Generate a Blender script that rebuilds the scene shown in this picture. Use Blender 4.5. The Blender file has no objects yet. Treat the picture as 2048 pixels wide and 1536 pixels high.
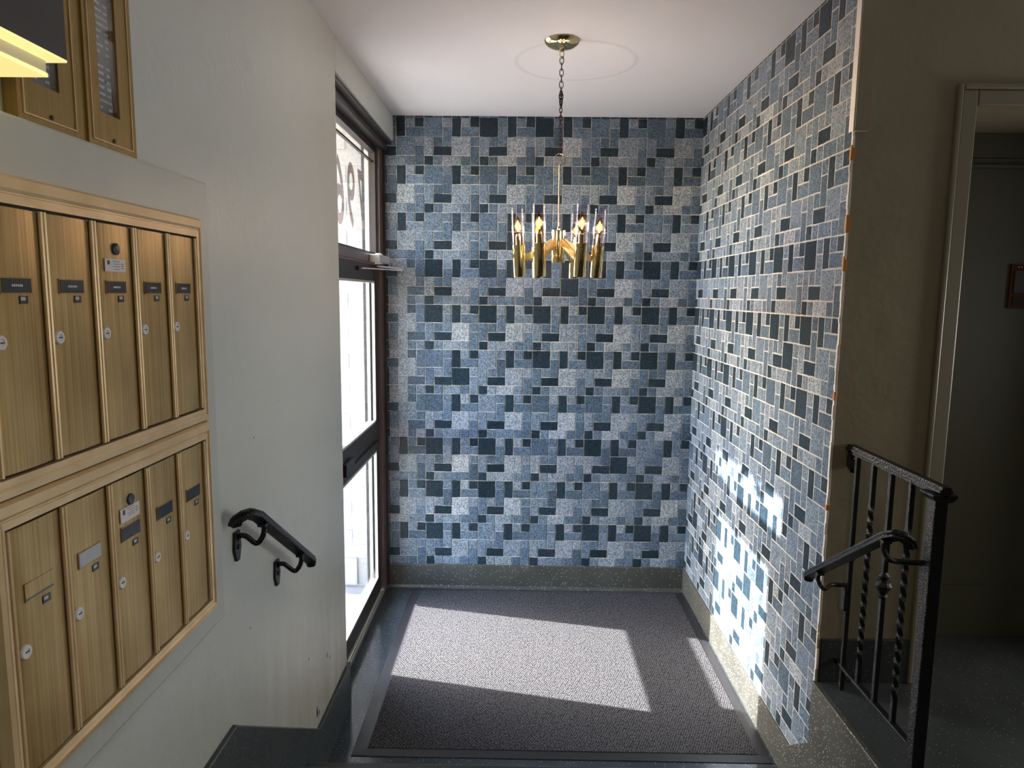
import bpy, bmesh, math, random
from mathutils import Vector, Matrix, noise
R = random.Random(7)
C = bpy.context.scene.collection
sc = bpy.context.scene
U = 0.0575            # mosaic module
UR = 0.0564           # module along the right wall
TB = 0.1634           # bottom of the mosaic
H = 3.047             # ceiling height
XL = -1.916           # left wall plane
LZ = 0.545            # upper landing height

# ------------------------------------------------------------------ camera
def setup_camera():
    f, p, y, r = 1401.77, 0.1272, -0.0111, 0.0109
    cp, sp, cy, sy, cr, sr = math.cos(p), math.sin(p), math.cos(y), math.sin(y), math.cos(r), math.sin(r)
    F = Vector((sy*cp, cy*cp, -sp)); Rv = Vector((cy, -sy, 0)); Uv = Rv.cross(F)
    R2 = cr*Rv + sr*Uv; U2 = -sr*Rv + cr*Uv
    cam = bpy.data.cameras.new('camera'); cam.sensor_width = 36; cam.lens = f/2048*36
    cam.clip_start = 0.05
    o = bpy.data.objects.new('camera', cam); C.objects.link(o)
    M = Matrix((R2, U2, -F)).transposed().to_4x4(); M.translation = Vector((-1.1125, -4.4966, 1.9588))
    o.matrix_world = M
    sc.camera = o
setup_camera()
sc.view_settings.view_transform = 'Standard'; sc.view_settings.look = 'None'
sc.view_settings.gamma = 1; sc.view_settings.use_curve_mapping = False
sc.view_settings.exposure = 2.47

# ------------------------------------------------------------------ world, sun, lights
w = bpy.data.worlds.new('world'); sc.world = w; w.use_nodes = True
nt = w.node_tree; nt.nodes.clear()
wo = nt.nodes.new('ShaderNodeOutputWorld'); bg = nt.nodes.new('ShaderNodeBackground')
sky = nt.nodes.new('ShaderNodeTexSky'); sky.sky_type = 'NISHITA'; sky.sun_disc = False
sky.sun_elevation = math.radians(31); sky.sun_rotation = math.radians(-77); sky.air_density = 1.0; sky.dust_density = 1.0
nt.links.new(sky.outputs[0], bg.inputs[0]); bg.inputs[1].default_value = 0.68
nt.links.new(bg.outputs[0], wo.inputs[0])
sun = bpy.data.lights.new('sun', 'SUN'); sun.energy = 7.4; sun.angle = math.radians(0.53); sun.color = (1.0, 0.99, 0.975)
so = bpy.data.objects.new('sun', sun); C.objects.link(so)
so.location = (-8, 1.6, 6)
so.rotation_euler = Vector((1, -0.222, -0.622)).to_track_quat('-Z', 'Y').to_euler()
por = bpy.data.lights.new('door_portal', 'AREA'); por.shape = 'RECTANGLE'; por.size = 1.2; por.size_y = 2.8
por.cycles.is_portal = True
po = bpy.data.objects.new('door_portal', por); C.objects.link(po); po.location = (-2.2, -0.68, 1.45)
po.rotation_euler = Vector((1, 0, 0)).to_track_quat('-Z', 'Z').to_euler()
def area(name, loc, size, e, col, d=(0, 0, -1)):
    l = bpy.data.lights.new(name, 'AREA'); l.shape = 'DISK'; l.size = size; l.energy = e; l.color = col
    o = bpy.data.objects.new(name, l); C.objects.link(o); o.location = loc
    o.rotation_euler = Vector(d).to_track_quat('-Z', 'Y').to_euler()
    return o
area('lobby_fill', (-0.6, -5.4, 2.96), 0.5, 2.2, (1.0, 0.90, 0.76))  # added unseen fill behind the camera, lifts the interior ambient
area('hall_fill', (2.45, -2.45, 1.75), 0.8, 5, (1.0, 0.97, 0.92), (-1, -0.12, -0.12))  # added unseen fill aimed at the left wall and mailboxes

# ------------------------------------------------------------------ materials
def mat(name):
    m = bpy.data.materials.new(name); m.use_nodes = True
    n = m.node_tree; b = n.nodes['Principled BSDF']
    return m, n, b
def N(n, t, **k):
    x = n.nodes.new('ShaderNode'+t)
    for a, v in k.items(): setattr(x, a, v)
    return x
def plain(name, col, rough=0.5, metal=0.0, spec=0.5, bump=0, bscale=60, var=0, vscale=3, emit=None, es=0, coat=0):
    m, n, b = mat(name)
    b.inputs['Base Color'].default_value = (*col, 1); b.inputs['Roughness'].default_value = rough
    b.inputs['Metallic'].default_value = metal; b.inputs['Specular IOR Level'].default_value = spec
    b.inputs['Coat Weight'].default_value = coat
    geo = N(n, 'NewGeometry')
    if bump:
        t = N(n, 'TexNoise'); t.inputs['Scale'].default_value = bscale; t.inputs['Detail'].default_value = 4
        n.links.new(geo.outputs['Position'], t.inputs['Vector'])
        bp = N(n, 'Bump'); bp.inputs['Strength'].default_value = bump; bp.inputs['Distance'].default_value = 0.01
        n.links.new(t.outputs[0], bp.inputs['Height']); n.links.new(bp.outputs[0], b.inputs['Normal'])
    if var:
        t = N(n, 'TexNoise'); t.inputs['Scale'].default_value = vscale; t.inputs['Detail'].default_value = 5
        n.links.new(geo.outputs['Position'], t.inputs['Vector'])
        mx = N(n, 'MixRGB'); mx.inputs[1].default_value = (*[c*(1-var) for c in col], 1); mx.inputs[2].default_value = (*[min(1, c*(1+var)) for c in col], 1)
        n.links.new(t.outputs[0], mx.inputs[0]); n.links.new(mx.outputs[0], b.inputs['Base Color'])
    if emit:
        b.inputs['Emission Color'].default_value = (*emit, 1); b.inputs['Emission Strength'].default_value = es
    return m

def tile_material():
    m, n, b = mat('glazed_mosaic_tile'); L = n.links
    at = N(n, 'Attribute', attribute_name='tone'); geo = N(n, 'NewGeometry'); oi = N(n, 'ObjectInfo')
    # per-piece shade of the glaze
    j = N(n, 'Math', operation='MULTIPLY_ADD'); L.new(oi.outputs['Random'], j.inputs[0]); j.inputs[1].default_value = 0.14
    L.new(at.outputs['Fac'], j.inputs[2])
    ramp = N(n, 'ValToRGB'); e = ramp.color_ramp.elements
    e[0].position = 0.0; e[0].color = (0.011, 0.022, 0.032, 1)
    e[1].position = 1.0; e[1].color = (0.33, 0.35, 0.375, 1)
    a = e.new(0.28); a.color = (0.018, 0.033, 0.048, 1)
    a = e.new(0.55); a.color = (0.092, 0.130, 0.180, 1)
    L.new(j.outputs[0], ramp.inputs[0])
    no = N(n, 'TexNoise'); no.inputs['Scale'].default_value = 150; no.inputs['Detail'].default_value = 2.5; no.inputs['Roughness'].default_value = 0.7
    L.new(geo.outputs['Position'], no.inputs['Vector'])
    cr = N(n, 'ValToRGB'); ce = cr.color_ramp.elements; ce[0].position = 0.40; ce[0].color = (0.35, 0.38, 0.42, 1); ce[1].position = 0.62; ce[1].color = (1.9, 1.85, 1.8, 1)
    L.new(no.outputs[0], cr.inputs[0])
    mul = N(n, 'MixRGB', blend_type='MULTIPLY'); mul.inputs[0].default_value = 0.85
    L.new(ramp.outputs[0], mul.inputs[1]); L.new(cr.outputs[0], mul.inputs[2])
    L.new(mul.outputs[0], b.inputs['Base Color'])
    b.inputs['Roughness'].default_value = 0.34; b.inputs['Specular IOR Level'].default_value = 0.28
    nb = N(n, 'TexNoise'); nb.inputs['Scale'].default_value = 75; nb.inputs['Detail'].default_value = 2
    L.new(geo.outputs['Position'], nb.inputs['Vector'])
    bp = N(n, 'Bump'); bp.inputs['Strength'].default_value = 0.14; bp.inputs['Distance'].default_value = 0.01
    L.new(nb.outputs[0], bp.inputs['Height']); L.new(bp.outputs[0], b.inputs['Normal'])
    return m
def terrazzo(name, base, speck, rough=0.3, dens=0.16):
    m, n, b = mat(name); L = n.links
    geo = N(n, 'NewGeometry')
    vo = N(n, 'TexVoronoi'); vo.inputs['Scale'].default_value = 110; L.new(geo.outputs['Position'], vo.inputs['Vector'])
    r1 = N(n, 'ValToRGB'); r1.color_ramp.elements[0].position = dens; r1.color_ramp.elements[0].color = (1, 1, 1, 1)
    r1.color_ramp.elements[1].position = dens+0.1; r1.color_ramp.elements[1].color = (0, 0, 0, 1)
    L.new(vo.outputs['Distance'], r1.inputs[0])
    sep = N(n, 'SeparateColor'); L.new(vo.outputs['Color'], sep.inputs[0])
    gt = N(n, 'Math', operation='GREATER_THAN'); gt.inputs[1].default_value = 0.78; L.new(sep.outputs[0], gt.inputs[0])
    mm = N(n, 'Math', operation='MULTIPLY'); L.new(r1.outputs[0], mm.inputs[0]); L.new(gt.outputs[0], mm.inputs[1])
    no = N(n, 'TexNoise'); no.inputs['Scale'].default_value = 5; no.inputs['Detail'].default_value = 6; L.new(geo.outputs['Position'], no.inputs['Vector'])
    m1 = N(n, 'MixRGB'); m1.inputs[1].default_value = (*[c*0.55 for c in base], 1); m1.inputs[2].default_value = (*[c*1.5 for c in base], 1)
    L.new(no.outputs[0], m1.inputs[0])
    m2 = N(n, 'MixRGB'); L.new(mm.outputs[0], m2.inputs[0]); L.new(m1.outputs[0], m2.inputs[1]); m2.inputs[2].default_value = (*speck, 1)
    L.new(m2.outputs[0], b.inputs['Base Color']); b.inputs['Roughness'].default_value = rough
    return m
def wall_paint(name, col, stain, z0, zr):
    m, n, b = mat(name); L = n.links
    geo = N(n, 'NewGeometry')
    t = N(n, 'TexNoise'); t.inputs['Scale'].default_value = 1.6; t.inputs['Detail'].default_value = 6; L.new(geo.outputs['Position'], t.inputs['Vector'])
    mp = N(n, 'Mapping'); mp.inputs['Scale'].default_value = (14, 14, 2.2); L.new(geo.outputs['Position'], mp.inputs['Vector'])
    t2 = N(n, 'TexNoise'); t2.inputs['Scale'].default_value = 1.0; t2.inputs['Detail'].default_value = 6; L.new(mp.outputs[0], t2.inputs['Vector'])
    sx = N(n, 'SeparateXYZ'); L.new(geo.outputs['Position'], sx.inputs[0])
    mr = N(n, 'MapRange'); mr.inputs['From Min'].default_value = z0+zr; mr.inputs['From Max'].default_value = z0; mr.inputs['To Min'].default_value = 0; mr.inputs['To Max'].default_value = 1.5
    L.new(sx.outputs['Z'], mr.inputs['Value'])
    mu = N(n, 'Math', operation='MULTIPLY'); L.new(mr.outputs[0], mu.inputs[0]); L.new(t2.outputs[0], mu.inputs[1])
    mx = N(n, 'MixRGB'); mx.inputs[1].default_value = (*[c*0.92 for c in col], 1); mx.inputs[2].default_value = (*[c*1.07 for c in col], 1); L.new(t.outputs[0], mx.inputs[0])
    m2 = N(n, 'MixRGB'); L.new(mu.outputs[0], m2.inputs[0]); L.new(mx.outputs[0], m2.inputs[1]); m2.inputs[2].default_value = (*stain, 1)
    L.new(m2.outputs[0], b.inputs['Base Color']); b.inputs['Roughness'].default_value = 0.42
    bp = N(n, 'Bump'); bp.inputs['Strength'].default_value = 0.25; bp.inputs['Distance'].default_value = 0.02
    t3 = N(n, 'TexNoise'); t3.inputs['Scale'].default_value = 9; t3.inputs['Detail'].default_value = 8; L.new(geo.outputs['Position'], t3.inputs['Vector'])
    L.new(t3.outputs[0], bp.inputs['Height']); L.new(bp.outputs[0], b.inputs['Normal'])
    return m
def ceiling_material():
    m, n, b = mat('ceiling_plaster'); L = n.links
    geo = N(n, 'NewGeometry'); b.inputs['Roughness'].default_value = 0.6
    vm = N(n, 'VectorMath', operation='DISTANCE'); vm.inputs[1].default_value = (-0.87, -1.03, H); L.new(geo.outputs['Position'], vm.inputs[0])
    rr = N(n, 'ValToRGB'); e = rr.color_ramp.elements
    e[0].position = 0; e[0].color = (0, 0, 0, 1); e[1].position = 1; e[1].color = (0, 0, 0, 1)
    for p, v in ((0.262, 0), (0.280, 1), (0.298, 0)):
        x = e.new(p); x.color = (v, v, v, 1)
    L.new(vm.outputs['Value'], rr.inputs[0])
    t = N(n, 'TexNoise'); t.inputs['Scale'].default_value = 2.2; t.inputs['Detail'].default_value = 5; L.new(geo.outputs['Position'], t.inputs['Vector'])
    ad = N(n, 'Math', operation='MULTIPLY_ADD'); ad.inputs[1].default_value = 0.25; L.new(rr.outputs[0], ad.inputs[0]); L.new(t.outputs[0], ad.inputs[2])
    bp = N(n, 'Bump'); bp.inputs['Strength'].default_value = 0.35; bp.inputs['Distance'].default_value = 0.02; L.new(ad.outputs[0], bp.inputs['Height']); L.new(bp.outputs[0], b.inputs['Normal'])
    mx = N(n, 'MixRGB'); mx.inputs[1].default_value = (0.70, 0.70, 0.725, 1); mx.inputs[2].default_value = (0.52, 0.51, 0.52, 1)  # plaster colour turns darker along a thin ring
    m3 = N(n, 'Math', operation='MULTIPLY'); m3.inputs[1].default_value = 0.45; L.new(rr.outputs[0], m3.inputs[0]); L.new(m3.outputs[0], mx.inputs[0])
    L.new(mx.outputs[0], b.inputs['Base Color'])
    return m
def mat_weave():
    m, n, b = mat('ribbed_carpet'); L = n.links
    geo = N(n, 'NewGeometry')
    mp = N(n, 'Mapping'); mp.inputs['Rotation'].default_value = (0, 0, math.radians(38)); mp.inputs['Scale'].default_value = (1, 0.55, 1); L.new(geo.outputs['Position'], mp.inputs['Vector'])
    vo = N(n, 'TexVoronoi'); vo.inputs['Scale'].default_value = 120; vo.inputs['Randomness'].default_value = 0.35; L.new(mp.outputs[0], vo.inputs['Vector'])
    no = N(n, 'TexNoise'); no.inputs['Scale'].default_value = 190; no.inputs['Detail'].default_value = 3; L.new(geo.outputs['Position'], no.inputs['Vector'])
    r1 = N(n, 'ValToRGB'); r1.color_ramp.elements[0].position = 0.15; r1.color_ramp.elements[0].color = (0.136, 0.128, 0.128, 1)
    r1.color_ramp.elements[1].position = 0.6; r1.color_ramp.elements[1].color = (0.017, 0.017, 0.022, 1)
    L.new(vo.outputs['Distance'], r1.inputs[0])
    r2 = N(n, 'ValToRGB'); r2.color_ramp.elements[0].position = 0.35; r2.color_ramp.elements[0].color = (0.5, 0.5, 0.5, 1); r2.color_ramp.elements[1].position = 0.7; r2.color_ramp.elements[1].color = (1.5, 1.5, 1.5, 1)
    L.new(no.outputs[0], r2.inputs[0])
    mu = N(n, 'MixRGB', blend_type='MULTIPLY'); mu.inputs[0].default_value = 1; L.new(r1.outputs[0], mu.inputs[1]); L.new(r2.outputs[0], mu.inputs[2])
    L.new(mu.outputs[0], b.inputs['Base Color']); b.inputs['Roughness'].default_value = 0.95; b.inputs['Specular IOR Level'].default_value = 0.15
    bp = N(n, 'Bump'); bp.invert = True; bp.inputs['Strength'].default_value = 0.7; bp.inputs['Distance'].default_value = 0.003; L.new(vo.outputs['Distance'], bp.inputs['Height']); L.new(bp.outputs[0], b.inputs['Normal'])
    return m
def brushed(name, c1, c2, rough, metal, dirx=90, scalez=1.2):
    m, n, b = mat(name); L = n.links
    geo = N(n, 'NewGeometry')
    mp = N(n, 'Mapping'); mp.inputs['Scale'].default_value = (dirx, dirx, scalez); L.new(geo.outputs['Position'], mp.inputs['Vector'])
    t = N(n, 'TexNoise'); t.inputs['Scale'].default_value = 2; t.inputs['Detail'].default_value = 5; L.new(mp.outputs[0], t.inputs['Vector'])
    t2 = N(n, 'TexNoise'); t2.inputs['Scale'].default_value = 7; t2.inputs['Detail'].default_value = 3; L.new(geo.outputs['Position'], t2.inputs['Vector'])
    ad = N(n, 'Math', operation='MULTIPLY_ADD'); ad.inputs[1].default_value = 0.5; L.new(t2.outputs[0], ad.inputs[0]); L.new(t.outputs[0], ad.inputs[2])
    rp = N(n, 'ValToRGB'); rp.color_ramp.elements[0].position = 0.5; rp.color_ramp.elements[0].color = (*c1, 1); rp.color_ramp.elements[1].position = 0.98; rp.color_ramp.elements[1].color = (*c2, 1)
    L.new(ad.outputs[0], rp.inputs[0]); L.new(rp.outputs[0], b.inputs['Base Color'])
    b.inputs['Roughness'].default_value = rough; b.inputs['Metallic'].default_value = metal
    return m
def glass(name, tint=(0.97, 0.98, 0.98), rough=0.0, refl=1.45, grime=0.0):
    m = bpy.data.materials.new(name); m.use_nodes = True; n = m.node_tree; n.nodes.clear(); L = n.links
    o = N(n, 'OutputMaterial'); tr = N(n, 'BsdfTransparent'); gl = N(n, 'BsdfGlossy'); fr = N(n, 'Fresnel'); mx = N(n, 'MixShader')
    tr.inputs[0].default_value = (*tint, 1); gl.inputs['Roughness'].default_value = rough; fr.inputs[0].default_value = refl
    gg = N(n, 'NewGeometry'); ma = N(n, 'Math', operation='MULTIPLY_ADD'); ma.inputs[1].default_value = 1/refl-refl; ma.inputs[2].default_value = refl
    L.new(gg.outputs['Backfacing'], ma.inputs[0]); L.new(ma.outputs[0], fr.inputs[0])
    L.new(fr.outputs[0], mx.inputs[0]); L.new(tr.outputs[0], mx.inputs[1]); L.new(gl.outputs[0], mx.inputs[2]); L.new(mx.outputs[0], o.inputs[0])
    return m
def vinyl():
    m = bpy.data.materials.new('taupe_vinyl'); m.use_nodes = True; n = m.node_tree; n.nodes.clear(); L = n.links
    o = N(n, 'OutputMaterial'); d = N(n, 'BsdfDiffuse'); t = N(n, 'BsdfTranslucent'); x = N(n, 'MixShader'); x.inputs[0].default_value = 0.22
    d.inputs[0].default_value = (0.17, 0.135, 0.125, 1); t.inputs[0].default_value = (0.17, 0.135, 0.125, 1)
    L.new(d.outputs[0], x.inputs[1]); L.new(t.outputs[0], x.inputs[2]); L.new(x.outputs[0], o.inputs[0]); return m
M = dict(
    tile=tile_material(),
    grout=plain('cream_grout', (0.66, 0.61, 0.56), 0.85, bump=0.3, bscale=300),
    grout_right=plain('right_wall_grout', (0.46, 0.44, 0.42), 0.85, bump=0.3, bscale=300),  # darker grout tone, right wall only
    paint=wall_paint("grey_green_paint", (0.55, 0.585, 0.555), (0.36, 0.31, 0.21), 0.2, 0.85),
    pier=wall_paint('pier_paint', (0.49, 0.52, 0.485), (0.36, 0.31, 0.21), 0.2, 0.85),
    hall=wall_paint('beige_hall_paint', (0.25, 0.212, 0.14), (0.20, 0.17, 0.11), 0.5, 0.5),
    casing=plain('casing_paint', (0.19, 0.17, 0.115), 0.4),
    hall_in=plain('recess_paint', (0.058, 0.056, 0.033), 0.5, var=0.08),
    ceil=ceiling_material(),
    floor=terrazzo('floor_terrazzo', (0.050, 0.060, 0.066), (0.45, 0.47, 0.48), 0.15),
    base=terrazzo('base_terrazzo', (0.060, 0.058, 0.049), (0.46, 0.44, 0.37), 0.4, 0.22),
    based=terrazzo('stair_terrazzo', (0.036, 0.042, 0.042), (0.30, 0.32, 0.31), 0.4, 0.14),
    carpet=mat_weave(), rubber=plain('black_rubber', (0.030, 0.029, 0.034), 0.42, bump=0.15, bscale=120),
    bronze=plain('dark_bronze_aluminium', (0.045, 0.036, 0.034), 0.38, metal=0.3),
    brown=plain('brown_anodised_jamb', (0.16, 0.115, 0.108), 0.35, metal=0.35),
    alu=plain('bright_aluminium', (0.66, 0.65, 0.64), 0.35, metal=0.45),
    bead=plain('pale_glazing_bead', (0.55, 0.53, 0.50), 0.4, metal=0.3),
    thresh=plain('worn_aluminium', (0.36, 0.35, 0.31), 0.4, metal=0.7, bump=0.2, bscale=90),
    pane=glass('door_glass'), num=vinyl(),
    boxm=brushed('brushed_bronze_door', (0.28, 0.175, 0.048), (0.50, 0.355, 0.15), 0.38, 0.45),
    frame=brushed('satin_gold_frame', (0.62, 0.46, 0.25), (0.76, 0.58, 0.34), 0.40, 0.3, 8, 8),
    dirf=brushed('aged_brass_frame', (0.24, 0.155, 0.038), (0.34, 0.225, 0.07), 0.40, 0.4),
    black=plain('black_card', (0.008, 0.009, 0.013), 0.25), card=plain('grey_card', (0.42, 0.44, 0.47), 0.3),
    white=plain('white_enamel', (0.74, 0.73, 0.74), 0.3), paper=plain('white_sticker', (0.72, 0.70, 0.72), 0.6),
    ink=plain('grey_print', (0.12, 0.12, 0.13), 0.7), letter=plain('pale_lettering', (0.62, 0.60, 0.62), 0.6),
    felt=plain('grey_felt_board', (0.17, 0.165, 0.18), 0.8), dark=plain('dark_metal', (0.05, 0.05, 0.05), 0.35, metal=0.5),
    iron=plain('black_painted_iron', (0.008, 0.008, 0.010), 0.26, spec=0.4, bump=0.35, bscale=160),
    brass=plain('polished_brass', (0.74, 0.60, 0.33), 0.12, metal=1.0),
    brassd=plain('satin_brass_arm', (0.74, 0.58, 0.32), 0.26, metal=1.0),
    rod=plain('bronze_rod', (0.36, 0.25, 0.15), 0.35, metal=0.8),
    chain=plain('antique_chain', (0.07, 0.045, 0.035), 0.4, metal=0.8), ring=plain('pale_brass_ring', (0.75, 0.62, 0.45), 0.25, metal=1.0),
    shade=glass('shade_glass', (0.96, 0.93, 0.95), 0.16, 1.22), bulb=glass('amber_bulb', (1.0, 0.70, 0.36), 0.1, 1.2),
    glow=plain('bulb_filament', (1, 0.6, 0.2), 0.5, emit=(1.0, 0.55, 0.16), es=2.2),
    hood=plain('charcoal_hood', (0.05, 0.05, 0.055), 0.5), lamp=plain('diffuser_lip_glow', (0.9, 0.8, 0.5), 0.5, emit=(1.0, 0.80, 0.30), es=0.165),
    lamps=plain('lamp_housing', (0.70, 0.68, 0.60), 0.5), trimw=plain('white_trim_paint', (0.72, 0.66, 0.65), 0.5),
    brick=plain('white_painted_brick', (0.42, 0.40, 0.39), 0.8, bump=0.3, bscale=40, var=0.05),
    pave=plain('concrete_pavement', (0.42, 0.37, 0.31), 0.9, bump=0.3, bscale=60, var=0.15, vscale=8),
    slab=plain('grey_stone_sill', (0.30, 0.30, 0.31), 0.8, var=0.15), plate=plain('brown_bronze_plate', (0.10, 0.04, 0.02), 0.25, metal=0.7),
    strip=plain('amber_tile_edge', (0.42, 0.20, 0.05), 0.6),
)

# ------------------------------------------------------------------ mesh helpers
class MB:
    def __init__(s): s.v = []; s.f = []; s.m = []; s.cur = 0
    def add(s, vs, fs):
        k = len(s.v); s.v += [tuple(v) for v in vs]; s.f += [tuple(i+k for i in f) for f in fs]; s.m += [s.cur]*len(fs); return s
    def box(s, x0, x1, y0, y1, z0, z1):
        v = [(x, y, z) for z in (z0, z1) for y in (y0, y1) for x in (x0, x1)]
        return s.add(v, [(0, 2, 3, 1), (4, 5, 7, 6), (0, 1, 5, 4), (2, 6, 7, 3), (0, 4, 6, 2), (1, 3, 7, 5)])
    def prism(s, poly, axis, a, b):
        n = len(poly)
        def P(p, t):
            return (t, p[0], p[1]) if axis == 0 else ((p[0], t, p[1]) if axis == 1 else (p[0], p[1], t))
        v = [P(p, a) for p in poly]+[P(p, b) for p in poly]
        return s.add(v, [tuple(range(n))[::-1], tuple(range(n, 2*n))]+[(i, (i+1) % n, n+(i+1) % n, n+i) for i in range(n)])
    def tube(s, pts, r, k=10, closed=False, caps=True, twist=0, up=None, prof=None):
        pts = [Vector(p) for p in pts]; n = len(pts); v = []
        prev = None
        for i, p in enumerate(pts):
            if closed: d = pts[(i+1) % n]-pts[i-1]
            else: d = pts[min(i+1, n-1)]-pts[max(i-1, 0)]
            d.normalize()
            if prev is None:
                a = Vector(up) if up else (Vector((0, 0, 1)) if abs(d.z) < 0.9 else Vector((0, 1, 0)))
            else: a = prev
            a = (a-d*a.dot(d)).normalized(); prev = a; b = d.cross(a)
            rr = r[i] if isinstance(r, (list, tuple)) else r
            t0 = twist[i] if isinstance(twist, (list, tuple)) else 0
            if prof:
                for (u_, w_) in prof:
                    c, s_ = math.cos(t0), math.sin(t0)
                    v.append(p+b*(u_*c-w_*s_)*rr+a*(u_*s_+w_*c)*rr)
            else:
                for j in range(k):
                    t = 2*math.pi*j/k+t0
                    v.append(p+a*math.cos(t)*rr+b*math.sin(t)*rr)
        if prof: k = len(prof)
        f = []
        for i in range(n if closed else n-1):
            for j in range(k):
                i2 = (i+1) % n
                f.append((i*k+j, i*k+(j+1) % k, i2*k+(j+1) % k, i2*k+j))
        if caps and not closed: f += [tuple(range(k))[::-1], tuple(range((n-1)*k, n*k))]
        return s.add(v, f)
    def lathe(s, prof, c=(0, 0, 0), k=24, axis='Z', cap=True):
        v = []; f = []
        for (r, z) in prof:
            for j in range(k):
                t = 2*math.pi*j/k; a, b = r*math.cos(t), r*math.sin(t)
                p = (a, b, z) if axis == 'Z' else ((z, a, b) if axis == 'X' else (b, z, a))
                v.append((p[0]+c[0], p[1]+c[1], p[2]+c[2]))
        n = len(prof)
        for i in range(n-1):
            for j in range(k): f.append((i*k+j, i*k+(j+1) % k, (i+1)*k+(j+1) % k, (i+1)*k+j))
        if cap: f += [tuple(range(k))[::-1], tuple(range((n-1)*k, n*k))]
        return s.add(v, f)
    def mesh(s, name, mats, smooth=False, tone=None):
        me = bpy.data.meshes.new(name); me.from_pydata(s.v, [], s.f)
        if not isinstance(mats, (list, tuple)): mats = [mats]
        for m in mats: me.materials.append(m)
        me.polygons.foreach_set('material_index', s.m)
        bm = bmesh.new(); bm.from_mesh(me); bmesh.ops.recalc_face_normals(bm, faces=bm.faces); bm.to_mesh(me); bm.free()
        if smooth:
            me.polygons.foreach_set('use_smooth', [True]*len(me.polygons))
            me.set_sharp_from_angle(angle=math.radians(40))
        if tone is not None:
            a = me.attributes.new('tone', 'FLOAT', 'FACE'); a.data.foreach_set('value', tone if isinstance(tone, list) else [tone]*len(me.polygons))
        me.update(); return me
def obj(name, me, parent=None, mats=None, smooth=False, bevel=0, loc=None, label=None, kind=None):
    if isinstance(me, MB): me = me.mesh(name, mats, smooth)
    o = bpy.data.objects.new(name, me); C.objects.link(o)
    if parent: o.parent = parent
    if loc: o.location = loc
    if bevel:
        b = o.modifiers.new('bevel', 'BEVEL'); b.width = bevel; b.segments = 2; b.limit_method = 'ANGLE'; b.angle_limit = math.radians(40)
    if label: o['label'] = label
    if kind: o['kind'] = kind
    return o
def struct(name, mb, mats, label, cat, **k):
    o = obj(name, mb, None, mats, **k); o['kind'] = 'structure'; o['label'] = label; o['category'] = cat; return o
def thing(name, label, cat, loc=(0, 0, 0), group=None):
    o = bpy.data.objects.new(name, None); C.objects.link(o); o.location = loc; o.empty_display_size = 0.05
    o['label'] = label; o['category'] = cat
    if group: o['group'] = group
    return o

# ------------------------------------------------------------------ room shell
WB = struct('wall_back', MB().box(-2.10, 0.0, 0.002, 0.14, 0, H), M['grout'], 'far wall of blue-grey mosaic tiles facing the stairs', 'wall')
WR = struct('wall_right', MB().box(-0.002, 0.14, -2.03, 0.14, 0, H), [M['grout_right']], 'mosaic-tiled right wall with sunlight falling across it', 'wall')

# the mosaic: period of 6 columns x 5 rows (row 0 at the top); (col,row,w,h,slot tone)
STD = [(0, 0, 2, 2, 'A'), (2, 0, 1, 1, .55), (2, 1, 1, 2, .5), (3, 0, 1, 2, .12), (4, 0, 1, 1, .6), (5, 0, 1, 1, .1), (4, 1, 2, 1, .5),
       (3, 2, 2, 2, 'B'), (5, 2, 1, 1, .6), (5, 3, 1, 2, .5), (0, 2, 1, 2, .6), (1, 2, 1, 1, .5), (1, 3, 2, 1, .1), (0, 4, 1, 1, .12),
       (1, 4, 1, 1, .55), (2, 4, 2, 1, .68), (4, 4, 1, 1, .5)]
SHIFT = [(2, 0, 2, 1, .8), (4, 0, 1, 1, .4), (5, 0, 1, 2, .5), (1, 0, 1, 1, .2), (1, 1, 2, 1, .35), (3, 1, 2, 2, .8), (5, 2, 1, 1, .45),
         (1, 2, 1, 2, .2), (2, 2, 1, 2, .55), (3, 3, 1, 2, .78), (4, 3, 2, 1, .4), (1, 4, 1, 1, .2), (2, 4, 1, 1, .7), (4, 4, 1, 1, .5), (5, 4, 1, 1, .65)]
AT = ["MDDMM", "MMMMM", "MMMMM", "DDDDD", "DDDDD", "MMDDD", "MMMMD", "DDMDM", "DDMMD", "DMMDD"]
tile_cache = {}
def tile_geo(w, h, ux, uz, var):
    """wavy-edged tile with a rounded rim, local X right, Z up, facing -Y"""
    rr = random.Random(hash((w, h, var)) & 0xffff)
    g = 0.0018; W, Hh = w*ux, h*uz; k = 3 if max(w, h) == 1 else 4
    ring = []
    def edge(p0, p1, nrm):
        for i in range(k):
            t = i/k; a = 0.0 if i == 0 else rr.uniform(-0.0014, 0.0014)
            ring.append((p0[0]+(p1[0]-p0[0])*t+nrm[0]*a, p0[1]+(p1[1]-p0[1])*t+nrm[1]*a))
    c = [(g, g), (W-g, g), (W-g, Hh-g), (g, Hh-g)]
    c = [(x+rr.uniform(-.0009, .0009), z+rr.uniform(-.0009, .0009)) for x, z in c]
    edge(c[0], c[1], (0, 1)); edge(c[1], c[2], (1, 0)); edge(c[2], c[3], (0, 1)); edge(c[3], c[0], (1, 0))
    n = len(ring); cx, cz = W/2, Hh/2
    inn = [(x+(cx-x)*min(1, .0022/max(1e-4, abs(cx-x)))*1.0 if abs(cx-x) > .004 else x, z+(cz-z)*min(1, .0022/max(1e-4, abs(cz-z))) if abs(cz-z) > .004 else z) for x, z in ring]
    v = [(x, 0.003, z) for x, z in ring]+[(x, -0.0012, z) for x, z in ring]+[(x, -0.0028, z) for x, z in inn]
    f = []
    for a in (0, n):
        for i in range(n): f.append((a+i, a+(i+1) % n, a+n+(i+1) % n, a+n+i))
    f.append(tuple(range(2*n, 3*n)))
    return v, f
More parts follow.
